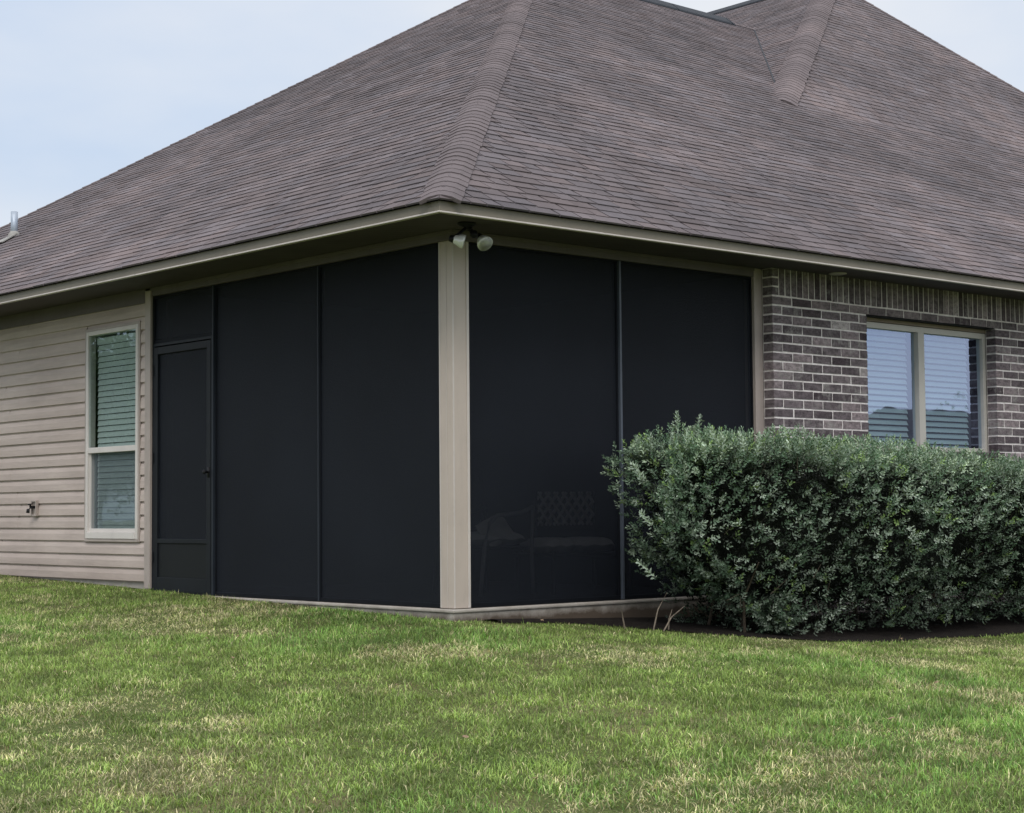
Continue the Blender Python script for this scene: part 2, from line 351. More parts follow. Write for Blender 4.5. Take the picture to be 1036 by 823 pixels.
# plumbing pipe on the left slope
vp = MB(); px, py = 1.38, 9.58; pz = ZE+PT*(px+OV)
vp.lathe((px, py, pz-.05), (0, 0, 1), [(0, .04), (.34, .04), (.345, .033), (.30, .033)], 16)
pp = vp.build('vent_pipe', M['galv'], roof, True)
fl = MB(); nz = Vector((-PT, 0, 1)).normalized(); fx = Vector((1, 0, PT)).normalized(); fy = Vector((0, 1, 0)); c0 = Vector((px-.03, py, pz))+nz*.016
fl.add([c0-fx*.20-fy*.13, c0-fx*.20+fy*.13, c0+fx*.05+fy*.07, c0+fx*.05-fy*.07]+[c0-fx*.20-fy*.13-nz*.012, c0-fx*.20+fy*.13-nz*.012, c0+fx*.05+fy*.07-nz*.012, c0+fx*.05-fy*.07-nz*.012], [(0, 3, 2, 1), (0, 1, 5, 4), (1, 2, 6, 5), (2, 3, 7, 6), (3, 0, 4, 7)])
fl.lathe(Vector((px, py, pz))-Vector((0, 0, .02)), (0, 0, 1), [(0, .085), (.06, .06), (.085, .043)], 16)
fl.build('pipe_flashing', M['flash'], roof)

# ---------- eaves
YB = W1-OV+.0
YE = W1
fa = MB()
th = .022; zt = ZE-.022
# mitred fascia: front and left, one mesh with a butt joint
fa.box((-OV, -OV, ZL+.014), (XR, -OV+th, zt)); fa.box((-OV, -OV+th, ZL+.014), (-OV+th, YE, zt)); fa.box((-OV+th, YE-th, ZL+.014), (XR, YE, zt)); fa.box((XR-th, -OV+th, ZL+.014), (XR, YE-th, zt))
fas = fa.build('fascia', M['fascia'], house, bevel=.002)
lp = MB(); lp.box((-OV-.009, -OV-.009, ZL), (XR, -OV+.03, ZL+.0125)); lp.box((-OV-.009, -OV+.03, ZL), (-OV+.03, YE, ZL+.0125)); lp.build('fascia_lip', M['lip'], fas, bevel=.003)
de = MB(); de.box((-OV-.006, -OV-.006, zt+.001), (XR, -OV+.05, zt+.011)); de.box((-OV-.006, -OV+.05, zt+.001), (-OV+.05, YE, zt+.011)); de.build('drip_edge', M['bronze'], fas)
so = MB(); zs = 2.622
so.box((-OV+.03, -OV+.03, zs), (XR-.03, .12, zs+.012)); so.box((-OV+.03, .12, zs), (.12, YE-.03, zs+.012)); so.box((.12, YE-.7, zs), (XR-.03, YE-.03, zs+.012)); so.box((XR-.8, .12, zs), (XR-.03, YE-.7, zs+.012))
so.build('soffit', M['soffit'], house)
fr = MB(); fr.box((-.012, -.012, HS), (3.17, .13, zs-.001)); fr.box((-.012, .13, HS), (.13, 4.06, zs-.001)); fr.box((-.022, -.022, zs-.025), (3.17, -.012, zs-.002)); fr.box((-.022, -.012, zs-.025), (-.012, 4.15, zs-.002))
fr.build('porch_beam', M['frieze'], house, bevel=.002)
sl = MB(); sl.lathe((3.98, -.23, zs), (0, 0, -1), [(0, .075), (.006, .075), (.01, .06), (.0101, .0)], 24); sl.build('soffit_vent', M['lip'], house, True)
# ---------- corner column
co = MB(); W = .146
co.box((0, 0, .0), (W, W, HS)); col_o = co.build('corner_column', M['column'], house, bevel=.004)
cc = MB()
cc.box((.0, -.0025, .002), (.012, -.0, HS-.002)); cc.box((W-.022, -.006, .002), (W, -.0003, HS-.002)); cc.box((-.003, W-.012, .002), (-.0003, W, HS-.002)); cc.box((-.0035, .062, .002), (-.0003, .066, HS-.002))
cc.build('corner_trim', M['lip'], col_o, bevel=.001)
jc = MB(); jc.box((3.17, -.012, -.01), (3.235, .10, zs-.001)); jc.box((3.235, -.004, -.01), (3.277, .09, zs-.001)); jc.build('end_trim', M['trim'], house, bevel=.003)
# ---------- slab and foundation
sb = MB(); sb.box((-.02, -.02, -.5), (3.30, 4.06, -.03)); sb.box((-.032, -.032, -.029), (3.30, 4.06, -.004)); slab = sb.build('porch_slab', M['concrete'], house, bevel=.008)
fo = MB(); fo.box((.008, 4.061, -.5), (.3, YE-OV, .085)); fo.build('foundation', M['concrete'], house)
# ---------- screens
XS = .024   # plane of the meshes behind the face of the frames
def screen_bay(axis, a, b, z0, z1, fw=.030, name='screen_panel'):
    """axis 'y': panel in plane x=const from y=a..b ; axis 'x': plane y=const"""
    mb = MB()
    if axis == 'y': mb.add([(XS, a+.01, z0+.01), (XS, b-.01, z0+.01), (XS, b-.01, z1-.01), (XS, a+.01, z1-.01)], [(0, 1, 2, 3)])
    else: mb.add([(a+.01, XS, z0+.01), (b-.01, XS, z0+.01), (b-.01, XS, z1-.01), (a+.01, XS, z1-.01)], [(0, 1, 2, 3)])
    p = mb.build(name, M['screen'], house)
    f = MB(); d0, d1 = .014, .055
    def bar(u0, u1, w0, w1):
        if axis == 'y': f.box((d0, u0, w0), (d1, u1, w1))
        else: f.box((u0, d0, w0), (u1, d1, w1))
    bar(a, b, z0, z0+fw); bar(a, b, z1-fw*.6, z1); bar(a, a+fw*.55, z0+fw, z1-fw*.6); bar(b-fw*.55, b, z0+fw, z1-fw*.6)
    f.build('screen_frame', M['bronze'], p, bevel=.003); return p
screen_bay('y', W+.001, 1.606, 0, HS-.001); screen_bay('y', 1.617, 3.076, 0, HS-.001); screen_bay('y', 3.10, 4.058, 2.135, HS-.001, .03)
screen_bay('x', W+.001, 1.628, 0, HS-.001); screen_bay('x', 1.654, 3.169, 0, HS-.001)
def mullion(axis, u, w, mt, out=.006):
    mb = MB()
    if axis == 'y': mb.box((out, u-w/2, .001), (.07, u+w/2, HS-.002))
    else: mb.box((u-w/2, out, .001), (u+w/2, .07, HS-.002))
    return mb.build('mullion', mt, house, bevel=.002)
mullion('y', 1.6115, .010, M['mull3'], .004); mullion('y', 3.086, .018, M['mull2'], -.004); mullion('x', 1.641, .020, M['mull'], -.006)
# door
dr = MB(); dy0, dy1, dz0, dz1 = 3.125, 4.035, .012, 2.10
def fr_box(mb, y0, y1, z0, z1, x0, x1, s, bt=None):
    bt = bt or s; mb.box((x0, y0, z0), (x1, y0+s, z1)); mb.box((x0, y1-s, z0), (x1, y1, z1)); mb.box((x0, y0+s, z0), (x1, y1-s, z0+bt)); mb.box((x0, y0+s, z1-s), (x1, y1-s, z1))
fr_box(dr, dy0, dy1, dz0, dz1, .0, .035, .062, .12); dr.box((.001, dy0+.062, .42), (.034, dy1-.062, .458))
door = dr.build('screen_door', painted('door_frame', (.0085, .0105, .014), .5, .2, .1, .2), house, bevel=.003)
ds = MB(); ds.add([(.02, dy0+.06, .45), (.02, dy1-.06, .45), (.02, dy1-.06, dz1-.06), (.02, dy0+.06, dz1-.06)], [(0, 1, 2, 3)]); ds.build('door_mesh', M['screen'], door)
kp = MB(); kp.box((.012, dy0+.062, dz0+.12), (.020, dy1-.062, .42)); kp.build('kick_plate', M['kick'], door, bevel=.002)
hd = MB(); hd.box((-.004, dy0+.012, .965), (0, dy0+.042, 1.05)); hd.lathe((-.005, dy0+.03, 1.01), (-1, 0, 0), [(0, .012), (.02, .009), (.026, .016), (.038, .020), (.045, .015), (.047, .001)], 16)
hd.build('handle', M['black'], door, True)
for z in (.3, 1.15, 1.9):
    h = MB(); h.tube([(-.006, dy1+.003, z-.045), (-.006, dy1+.003, z+.045)], .007, 8); h.build('hinge', M['black'], door)
df = MB(); fr_box(df, 3.0985, 4.0585, 0, 2.134, .004, .05, .025, .011); df.build('door_casing', painted('door_casing', (.0125, .0155, .021), .5, .2, .1, .2), house, bevel=.002)
# ---------- porch interior (seen faintly through the mesh)
it = MB(); it.box((.0, 4.061, -.004), (3.3, 4.1, 2.62)); it.box((3.30, .1, -.004), (3.34, 4.06, 2.62)); it.build('porch_back_wall', M['dark'], house)
pf = MB(); pf.box((.075, .075, -.0035), (3.29, 4.05, .004)); pf.build('porch_floor_shade', M['mulch'], house)  # added dark sheet over the slab, porch shade put into its colour
ic = MB(); ic.box((.13, .13, 2.60), (3.3, 4.06, 2.615)); ic.build('porch_ceiling', M['dark'], house)
# ---------- siding (left wall, plane x=0), dutch-lap boards
LWa, LWb, LWt, LWz = 4.2614, 5.1921, 2.3263, .4539
sd = MB(); SP = .1148; z = .0915; ys, ye = 4.157, YE-OV
prof = [(0, -.002), (.0, -.0185), (.52, -.0165), (.60, -.0140), (.82, -.0085), (.85, -.001), (1.0, -.002)]
k = 0
while z < 2.62:
    segs = [(ys, ye)]
    if z+SP > LWz-.005 and z < LWt+.035: segs = [(ys, LWa-.03), (LWb+.03, ye)]
    zt_ = min(z+SP, 2.62)
    for (a, b) in segs:
        # long boards are lapped in lengths
        cuts = [a]; u = a+random.uniform(1.2, 3.6)
        while u < b-.4: cuts.append(u); u += 3.66
        cuts.append(b)
        for i in range(len(cuts)-1):
            ya, yb_ = cuts[i], cuts[i+1]; off = -.0012*(i % 2)
            vs = []; 
            for yy in (ya, yb_): vs += [(px_+off, yy, min(z+q*SP, 2.62)) for q, px_ in prof]
            n = len(prof); sd.add(vs, [(j, j+n, j+n+1, j+1) for j in range(n-1)]+[tuple(range(n))])
    z += SP; k += 1
sd.box((.0005, 4.10, .08), (.06, LWa-.01, 2.64)); sd.box((.0005, LWb+.01, .08), (.06, ye, 2.64)); sd.box((.0005, LWa-.01, .08), (.06, LWb+.01, LWz-.01)); sd.box((.0005, LWa-.01, LWt+.01), (.06, LWb+.01, 2.64))
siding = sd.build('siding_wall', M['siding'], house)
cp = MB(); cp.box((-.022, 4.062, .03), (.04, 4.155, 2.621)); cp.build('corner_post', M['trim'], siding, bevel=.004)
ff = MB(); ff.box((-.024, 4.156, 2.50), (-.003, ye, 2.621)); ff.build('frieze_board', M['frieze'], siding)  # board deepened as a painted shade band at the siding top
# ---------- windows
def window_left():
    w = MB(); a, b, z0, z1 = LWa, LWb, LWz, LWt; x0 = -.030
    s = .038; w.box((x0, a, z0), (.05, a+s, z1)); w.box((x0, b-s, z0), (.05, b, z1)); w.box((x0-.006, a+s, z0), (.05, b-s, z0+.058)); w.box((x0, a+s, z1-s), (.05, b-s, z1))
    w.box((x0+.004, a+s, 1.222), (.05, b-s, 1.272))
    # lower sash inner frame
    w.box((-.010, a+s, z0+.058), (.045, a+s+.018, 1.222)); w.box((-.010, b-s-.018, z0+.058), (.045, b-s, 1.222)); w.box((-.010, a+s+.018, z0+.058), (.045, b-s-.018, z0+.09))
    W_ = w.build('window', M['white'], house, bevel=.003); W_['label'] = 'tall double-hung window with white frame'
    j = MB(); t = .026; j.box((-.026, a-t, z0-t), (-.001, a-.001, z1+t)); j.box((-.026, b+.001, z0-t), (-.001, b+t, z1+t)); j.box((-.026, a-.001, z1+.001), (-.001, b+.001, z1+t)); j.box((-.030, a-.001, z0-t), (-.001, b+.001, z0-.001))
    j.build('trim', M['trim'], W_, bevel=.002)
    g = MB(); g.add([(-.014, a+s, 1.27), (-.014, b-s, 1.27), (-.014, b-s, z1-s), (-.014, a+s, z1-s)], [(0, 1, 2, 3)]); g.build('pane', M['glass2'], W_)
    g = MB(); g.add([(.030, a+s, z0+.06), (.030, b-s, z0+.06), (.030, b-s, 1.224), (.030, a+s, 1.224)], [(0, 1, 2, 3)]); g.build('pane', M['glass2'], W_)
    g = MB(); g.add([(.004, a+s, z0+.06), (.004, b-s, z0+.06), (.004, b-s, 1.224), (.004, a+s, 1.224)], [(0, 1, 2, 3)]); g.build('insect_screen', M['insect'], W_)
    bl_ = MB(); zz = z0+.07
    while zz < z1-.12:
        bl_.add([(.036, a+.06, zz), (.036, b-.10, zz), (.046, b-.10, zz+.048), (.046, a+.06, zz+.048)], [(0, 1, 2, 3)])
        bl_.add([(.0375, a+.06, zz), (.0375, b-.10, zz), (.0475, b-.10, zz+.048), (.0475, a+.06, zz+.048)], [(0, 3, 2, 1)]); zz += .0525
    bl_.box((.034, a+.05, z1-.115), (.052, b-.09, z1-.06))
    bl_.build('blind', M['blind'], W_)
    rm = MB(); rm.box((.14, a-.3, z0-.3), (1.2, b+.3, z1+.2)); rm.build('dark_interior', M['dark'], W_)
def window_right():
    a, b, z0, z1 = 4.516, 6.459, 1.165, 2.285; y0, y1 = .0, .07; s = .045
    w = MB(); w.box((a-.03, y0, z0-.02), (a+s, y1, z1)); w.box((b-s, y0, z0-.02), (b, y1, z1)); w.box((a+s, y0, z1-.052), (b-s, y1, z1)); w.box((a+s, y0-.004, z0-.02), (b-s, y1, z0+.045))
    w.box((5.40, y0-.006, z0+.045), (5.49, y1, z1-.052))
    W_ = w.build('window', M['almond'], house, bevel=.003); W_['label'] = 'wide sliding window set in brick'
    for (p, q) in ((a+s, 5.39), (5.50, b-s)):
        g = MB(); g.add([(p, .035, z0+.04), (q, .035, z0+.04), (q, .035, z1-.05), (p, .035, z1-.05)], [(0, 1, 2, 3)]); g.build('pane', M['glass'], W_)
        bl_ = MB(); zz = z0+.03; q2 = q-.02 if q < 5.45 else q-.11
        while zz < z1-.05:
            bl_.add([(p+.01, .098, zz), (q2, .098, zz), (q2, .118, zz+.040), (p+.01, .118, zz+.040)], [(0, 1, 2, 3)]); bl_.add([(p+.01, .0995, zz), (q2, .0995, zz), (q2, .1195, zz+.040), (p+.01, .1195, zz+.040)], [(0, 3, 2, 1)]); zz += .0525
        bl_.build('blind', M['blind'], W_)
    rm = MB(); rm.box((a-.1, .18, z0-.1), (b+.3, 1.2, z1+.1)); rm.build('dark_interior', M['dark'], W_)
window_left(); window_right()
# ---------- brick wall
bk = MB(); CH = .0762; BLn = .254; SOL = 2.4042; JT = .0145; yf = -.1112
WX0, WX1 = 3.2785, XR-OV-.1
def bcol(): return (min(1, max(0, random.gauss(.38, .22))), random.random()**1.3, random.random())
def brick(x0, x1, z0, z1, y0=yf, y1=-.012):
    if x1-x0 < .018: return
    o = random.uniform(-.0012, .0012); i0 = len(bk.v); bk.box((x0+random.uniform(-.001, .001), y0+o, z0), (x1, y1, z1), bcol(), .0009); _jb(i0)
def _jb(i0):
    for i in range(i0, len(bk.v)):
        p = bk.v[i]; bk.v[i] = (p[0]+random.uniform(-.0022, .0022), p[1], p[2]+random.uniform(-.0022, .0022))
def row(z0, z1, r, xa, xb, off):
    x = WX0-off*1.0
    while x < xb:
        p, q = max(x, xa), min(x+BLn-JT, xb)
        if q > p: brick(p, q, z0, z1)
        x += BLn
ztop = SOL; r = 0; OPa, OPb, OPt, OPz = 4.516, 6.459, SOL-CH, 1.12
while ztop > -.42:
    z1 = ztop-JT; z0 = ztop-CH
    off = .127 if r % 2 else 0
    if z1 < OPt and z0 > OPz: row(z0, z1, r, WX0, OPa, off); row(z0, z1, r, OPb, WX1 if r < 99 else WX1, off)
    else: row(z0, z1, r, WX0, WX1, off)
    ztop -= CH; r += 1
# soldier course
x = WX0+.092
for j in range(3): brick(WX0, x-JT, SOL+j*CH, SOL+(j+1)*CH-JT)
while x < WX1:
    brick(x, x+.0762-JT, SOL, SOL+.235); x += .0762+random.uniform(-.001, .001)
wall = bk.build('brick_wall', M['brick'], house, bevel=.0)
mo = MB(); ym0, ym1 = yf+.0038, -.002
mo.box((WX0+.004, ym0, -.45), (OPa-.005, ym1, 2.66)); mo.box((OPb+.005, ym0, -.45), (WX1, ym1, 2.66)); mo.box((OPa-.005, ym0, -.45), (OPb+.005, ym1, OPz-.07)); mo.box((OPa-.005, ym0, OPt+.004), (OPb+.005, ym1, 2.66))
mo.build('mortar', M['mortar'], wall)
li = MB(); li.box((OPa-.1, yf+.012, OPt-.007), (OPb+.1, -.0, OPt+.0035)); li.build('steel_lintel', M['bronze'], wall)
hw = MB(); hw.box((3.345, .0, -.45), (4.4, .1, 2.62)); hw.box((6.5, .0, -.45), (WX1, .1, 2.62)); hw.box((4.4, .0, -.45), (6.5, .1, 1.14)); hw.box((4.4, .0, 2.29), (6.5, .1, 2.62))
hw.box((.3, YE-OV-.1, -.3), (WX1, YE-OV, 2.64)); hw.box((WX1-.1, .1, -.3), (WX1, YE-OV-.1, 2.64)); hw.build('inner_wall', M['nwall'], house)

# ============================================================ things on / by the house
# twin flood light
fl_ = empty('flood_light', (-.094, -.272, zs), 'twin-head outdoor flood light hanging under the eave above the beige corner column', 'flood light')
b = MB(); b.lathe((0, 0, 0), (0, 0, -1), [(0, .062), (.012, .062), (.022, .05), (.03, .02), (.045, .018)], 24); b.build('base_plate', M['black'], fl_, True)
def lamp(j, c, d, R, face):
    d = Vector(d).normalized(); c = Vector(c); a = MB(); a.tube([j, Vector(j)*.5+(c-d*.07)*.5+Vector((0, 0, -.008)), c-d*.065], .011, 10); a.lathe(c-d*.085, d, [(0, .012), (.004, .023), (.03, .026), (.04, .02)], 18)
    ar = a.build('lamp_arm', M['black'], fl_, True)
    s = MB(); s.lathe(c-d*.055, d, [(0, .020), (.012, .030), (.035, R*.78), (.058, R*.97), (.066, R), (.078, R), (.078, R-.006), (.070, R-.007)], 32); sh = s.build('lamp_shade', M['alu'], fl_, True)
    l = MB(); l.lathe(c-d*.055, d, [(.068, R-.006), (.073, R*.6), (.075, .001)], 32); l.build('lens', M['lens'], sh, True)
lamp((0, 0, -.03), (-.075, -.03, -.135), (.72, -.64, -.26), .048, 0)
lamp((0, 0, -.03), (.155, .00, -.118), (-.06, -.75, -.66), .056, 0)
pc = MB(); pc.tube([(.03, -.0, -.02), (.04, -.01, -.05)], .009, 8); pc.lathe((.045, -.012, -.05), (.1, -.3, -1), [(0, .012), (.01, .026), (.035, .028), (.05, .018), (.052, .001)], 16); pc.build('motion_sensor', M['black'], fl_, True)
# wall fitting on siding
wf = empty('wall_fitting', (-.017, 6.18, .735), 'small beige mounting block with a dark outdoor tap on the siding', 'wall tap')
b = MB(); s_ = .052; b.box((-.012, -s_, -.075), (0, s_, .075)); b.box((-.030, -s_, -.075), (-.012, -s_+.012, .075)); b.box((-.030, s_-.012, -.075), (-.012, s_, .075)); b.box((-.030, -s_+.012, -.075), (-.012, s_-.012, -.060)); b.box((-.030, -s_+.012, .06), (-.012, s_-.012, .075))
b.build('mounting_block', M['trim'], wf, bevel=.003)
b = MB(); b.tube([(-.012, .005, .01), (-.055, .005, .008), (-.075, .01, -.012), (-.078, .012, -.045)], [.014, .014, .015, .017], 12); b.lathe((-.055, .005, .01), (-.15, 0, 1), [(0, .011), (.022, .008), (.024, .024), (.032, .024), (.033, .001)], 14); b.build('tap', M['black'], wf, True)
# patio furniture behind the mesh
ch = empty('patio_chair', (1.38, 1.15, 0), 'grey curved-arm patio chair with a draped cushion behind the mesh screen beside the column', 'chair')
for s in (0, .58):
    a = MB(); a.tube([(-.16, s, .0), (-.14, s, .18), (-.11, s, .42), (-.06, s, .575), (.02, s, .635), (.14, s, .64), (.28, s, .655), (.40, s, .70)], .017, 10); a.tube([(.40, s, .0), (.38, s, .35), (.40, s, .70)], .016, 10); a.build('arm_frame', M['iron'] if s == 0 else M['black'], ch, True)
a = MB(); a.box((-.12, .02, .36), (.38, .56, .39)); a.build('seat', M['black'], ch, bevel=.008)
a = MB(); a.tube([(.0, .55, .4), (.02, .66, .95)], .016); a.tube([(.36, .55, .4), (.38, .66, .95)], .016); a.box((.0, .60, .45), (.38, .63, .93)); a.build('backrest', M['black'], ch)
def pillow(name, c, sz, mt, par, rot=None, puff=.5):
    n = 14; vs = []; fs = []
    for sgn in (1, -1):
        for i in range(n+1):
            for j in range(n+1):
                u = i/n*2-1; v = j/n*2-1; h = ((1-u**4)*(1-v**4))**puff
                p = Vector((u*sz[0]*(1-.05*v*v), v*sz[1]*(1-.05*u*u), sgn*h*sz[2]+.006*math.sin(7*u+3*v)))
                if rot: p = rot @ p
                vs.append(p+Vector(c))
    m_ = (n+1)**2
    for k in (0, 1):
        for i in range(n):
            for j in range(n):
                q = (k*m_+i*(n+1)+j, k*m_+(i+1)*(n+1)+j, k*m_+(i+1)*(n+1)+j+1, k*m_+i*(n+1)+j+1); fs.append(q if k == 0 else q[::-1])
    mb = MB(); mb.add(vs, fs); return mb.build(name, mt, par, True)
Rx = Matrix.Rotation(math.radians(62), 4, 'X')
pillow('seat_cushion', (.13, .27, .445), (.25, .26, .06), M['cloth2'], ch)
th_ = pillow('throw_pillow', (.10, .12, .51), (.17, .12, .05), M['cloth'], ch, Matrix.Rotation(math.radians(55), 4, 'X') @ Matrix.Rotation(.35, 4, 'Z'))
bn = empty('patio_bench', (2.32, 1.05, 0), 'low patio bench with lattice back and long pale cushion behind the mesh screen', 'bench')
for sx in (-.42, .45):
    for sy in (0, .43):
        a = MB(); a.tube([(sx, sy, 0), (sx, sy, .34)], .02); a.build('leg', M['black'], bn)
a = MB(); a.box((-.46, -.03, .29), (.49, .46, .325)); a.build('seat', M['black'], bn, bevel=.006)
pillow('seat_cushion', (-.31, .19, .385), (.16, .20, .062), M['cloth2'], bn, None, .3); pillow('seat_cushion', (.08, .19, .385), (.22, .21, .06), M['cloth2'], bn, None, .3)
a = MB(); k = 0
for i in range(-4, 14):
    for sg in (1, -1):
        x0 = -.45+i*.095; x1 = x0+.24
        p, q = (x0, x1) if sg > 0 else (x1, x0)
        P, Q = Vector((p, .46+.004*sg, .55)), Vector((q, .46+.004*sg, .82)); lo, hi = -.17, .48
        if min(p, q) > hi-.01 or max(p, q) < lo+.01: continue
        cut = lambda P, Q, xl: P+(Q-P)*((xl-P.x)/(Q.x-P.x))
        if P.x < lo: P = cut(P, Q, lo)
        if P.x > hi: P = cut(P, Q, hi)
        if Q.x < lo: Q = cut(Q, P, lo)
        if Q.x > hi: Q = cut(Q, P, hi)
        if (Q-P).length > .03: a.tube([P, Q], .013, 6)
a.build('lattice_back', M['wicker'], bn); a = MB(); a.tube([(-.18, .46, .36), (.49, .46, .36)], .010); a.tube([(-.18, .46, .3), (-.18, .46, .83)], .012); a.tube([(.49, .46, .3), (.49, .46, .83)], .012)
a.build('back_frame', M['black'], bn)

# ============================================================ GROUND
def axis(a, b, st, far):
    c = list(np.arange(a, b+1e-6, st)); s = st*1.5; p = a
    lo = []; 
    while p > -far: p -= s; lo.append(p); s *= 1.35
    s = st*1.5; p = b; hi = []
    while p < far: p += s; hi.append(p); s *= 1.35
    return np.array(lo[::-1]+c+hi)
ax = axis(-10, 8, .25, 500); ay = axis(-11, 13, .25, 500)
ax = np.sort(np.append(ax, [.06])); ay = np.sort(np.append(ay, [.06]))
GX, GY = np.meshgrid(ax, ay, indexing='ij'); GZ = gz(GX, GY)
inside = (GX > .03) & (GY > .03) & (GX < XR-1) & (GY < YE-OV-.2); GZ = np.where(inside, GZ-.42, GZ)
V = np.stack([GX.ravel(), GY.ravel(), GZ.ravel()], 1); nx, ny = GX.shape
ii = np.arange(nx*ny).reshape(nx, ny); F = np.stack([ii[:-1, :-1].ravel(), ii[1:, :-1].ravel(), ii[1:, 1:].ravel(), ii[:-1, 1:].ravel()], 1)
g_ = np_mesh('ground', V, F, np.zeros((0, 3), int), None, M['ground'], None, True); tag(g_, kind='structure')
# mulch bed under the hedge : wavy front edge
def bed_front(x): return -(.16+1.52*smooth(.5, 2.4, x)+.10*np.sin(x*1.3)+.03*np.sin(x*5.1))
bx_ = np.linspace(.25, 16, 120); rows = []
for f in np.linspace(0, 1, 9): y = -.02+f*(bed_front(bx_)+.02); rows.append(np.stack([bx_, y, gz(bx_, y)+.006+.02*np.sin(math.pi*f)*vnoise(bx_, y, 9)], 1))
V = np.concatenate(rows); n = len(bx_); F = np.array([(r*n+i, r*n+i+1, (r+1)*n+i+1, (r+1)*n+i) for r in range(8) for i in range(n-1)])
bd = np_mesh('mulch_bed', V, F, np.zeros((0, 3), int), None, M['mulch'], None, True); tag(bd, kind='structure')
# ============================================================ GRASS
def in_bed(x, y): return (x > .2) & (y > bed_front(x)-.0) & (y < 0)
cam_xy = np.array([-7.7857, -9.4012])
def grass_pts(n, x0, x1, y0, y1, keep):
    x = RNG.uniform(x0, x1, n); y = RNG.uniform(y0, y1, n); k = keep(x, y); return x[k], y[k]
def outside_house(x, y): return ((x < -.045) | (y < -.045)) & ~(in_bed(x, y)) 
fwd = np.array([math.cos(math.pi/4+.0603), math.sin(math.pi/4+.0603)]); rgt = np.array([fwd[1], -fwd[0]])
def dlat(x, y):
    dx = x-cam_xy[0]; dy = y-cam_xy[1]; return dx*fwd[0]+dy*fwd[1], dx*rgt[0]+dy*rgt[1]
def infr(x, y):
    d, l = dlat(x, y); return (d > 5.9) & (np.abs(l) < .30*d+.25)
def near(x, y):
    return outside_house(x, y) & infr(x, y)
def wide(x, y):
    d, l = dlat(x, y); return outside_house(x, y) & ~infr(x, y) & (d > 2.2) & (np.abs(l) < .62*d+1.5)
xa, ya = grass_pts(1500000, -8, 8, -8, 8, near)
xb, yb2 = grass_pts(620000, -10, 9, -10, 9, wide)
def blades(x, y, hs, wd):
    n = len(x); z = gz(x, y)
    n1 = vnoise(x, y, 1.1, 4, 1); n2 = vnoise(x, y, 3.3, 3, 2); n3 = vnoise(x, y, .55, 3, 5); n4 = vnoise(x, y, 9, 2, 7)
    dry = np.clip((n1-.52)*7+(n4-.5)*2.2, 0, 1); lush = np.clip((n3-.5)*5, 0, 1)
    # leaf drifts: bare-ish dark spots
    d, l = dlat(x, y)
    thin = (vnoise(x, y, 3.6, 3, 9) > .675) & (RNG.random(n) < .7)
    h = hs*(.55+.9*RNG.random(n))*(.35+1.15*n2+.2*lush-.15*dry); h = np.where(thin, h*.35, h)
    nearwall = np.exp(-np.abs(x)*6)*(y > 0); h = h*(1-.35*nearwall); h = h*np.where(y < 0, .55+.45*smooth(0, .9, np.hypot(np.maximum(-x, 0), np.maximum(-y-np.where(x > 0, -bed_front(np.maximum(x, .3)), 0), 0))), 1)
    az = RNG.uniform(0, 2*np.pi, n); az = az+.5*np.sin(6*n3); lean = np.clip(np.abs(RNG.normal(.95, .5, n))+.25*dry, .05, 1.55)
    dx, dy = np.cos(az), np.sin(az); fa_ = az+RNG.uniform(.9, 2.2, n); wx, wy = np.cos(fa_), np.sin(fa_); w = wd*(.6+.8*RNG.random(n))
    P = []; 
    for (t, k) in ((0, 1), (.5, .85)):
        hz = h*t*np.cos(lean*t*.8); hr = h*t*np.sin(lean*(t+.2)); c = np.stack([x+dx*hr, y+dy*hr, z-.004+hz], 1); o = np.stack([wx, wy, 0*x], 1)*(w*k/2)[:, None]; P += [c-o, c+o]
    hz = h*np.cos(lean*.95); hr = h*np.sin(lean*1.15); P.append(np.stack([x+dx*hr, y+dy*hr, z+hz], 1))
    V = np.stack(P, 1).reshape(-1, 3); b = np.arange(n)*5
    F4 = np.stack([b, b+1, b+3, b+2], 1); F3 = np.stack([b+2, b+3, b+4], 1)
    green = np.array([.205, .322, .080]); lg = np.array([.148, .310, .070]); yel = np.array([.42, .465, .155]); straw = np.array([.62, .56, .33]); brn = np.array([.26, .20, .11])
    r = RNG.random(n)[:, None]; C = green*(1-lush[:, None])+lg*lush[:, None]; C = C*(1-.55*r)+yel*.55*r
    ds = (RNG.random(n) < .08+.58*dry)[:, None]; C = np.where(ds, straw*(.7+.5*RNG.random(n))[:, None], C)
    C = np.where((thin & (RNG.random(n) < .5))[:, None], brn, C)
    C = C*(.62+.76*np.clip((vnoise(x, y, 5.2, 4, 12)-.5)*1.9+.5, 0, 1)[:, None])*(.5+1.0*RNG.random(n))[:, None]
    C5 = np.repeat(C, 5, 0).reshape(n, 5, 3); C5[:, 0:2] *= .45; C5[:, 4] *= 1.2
    return V, F4, F3, C5.reshape(-1, 3)
d1, _ = dlat(xa, ya)
keep = RNG.random(len(xa)) < np.clip(1.15-(d1-7)*.05, .6, 1); xa, ya = xa[keep], ya[keep]
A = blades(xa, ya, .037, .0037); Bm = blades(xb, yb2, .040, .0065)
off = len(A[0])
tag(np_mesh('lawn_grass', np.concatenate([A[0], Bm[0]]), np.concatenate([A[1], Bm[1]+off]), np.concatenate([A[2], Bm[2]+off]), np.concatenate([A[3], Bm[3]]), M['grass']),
    'short mixed green and straw coloured lawn grass in front of the house', 'grass', kind='stuff')
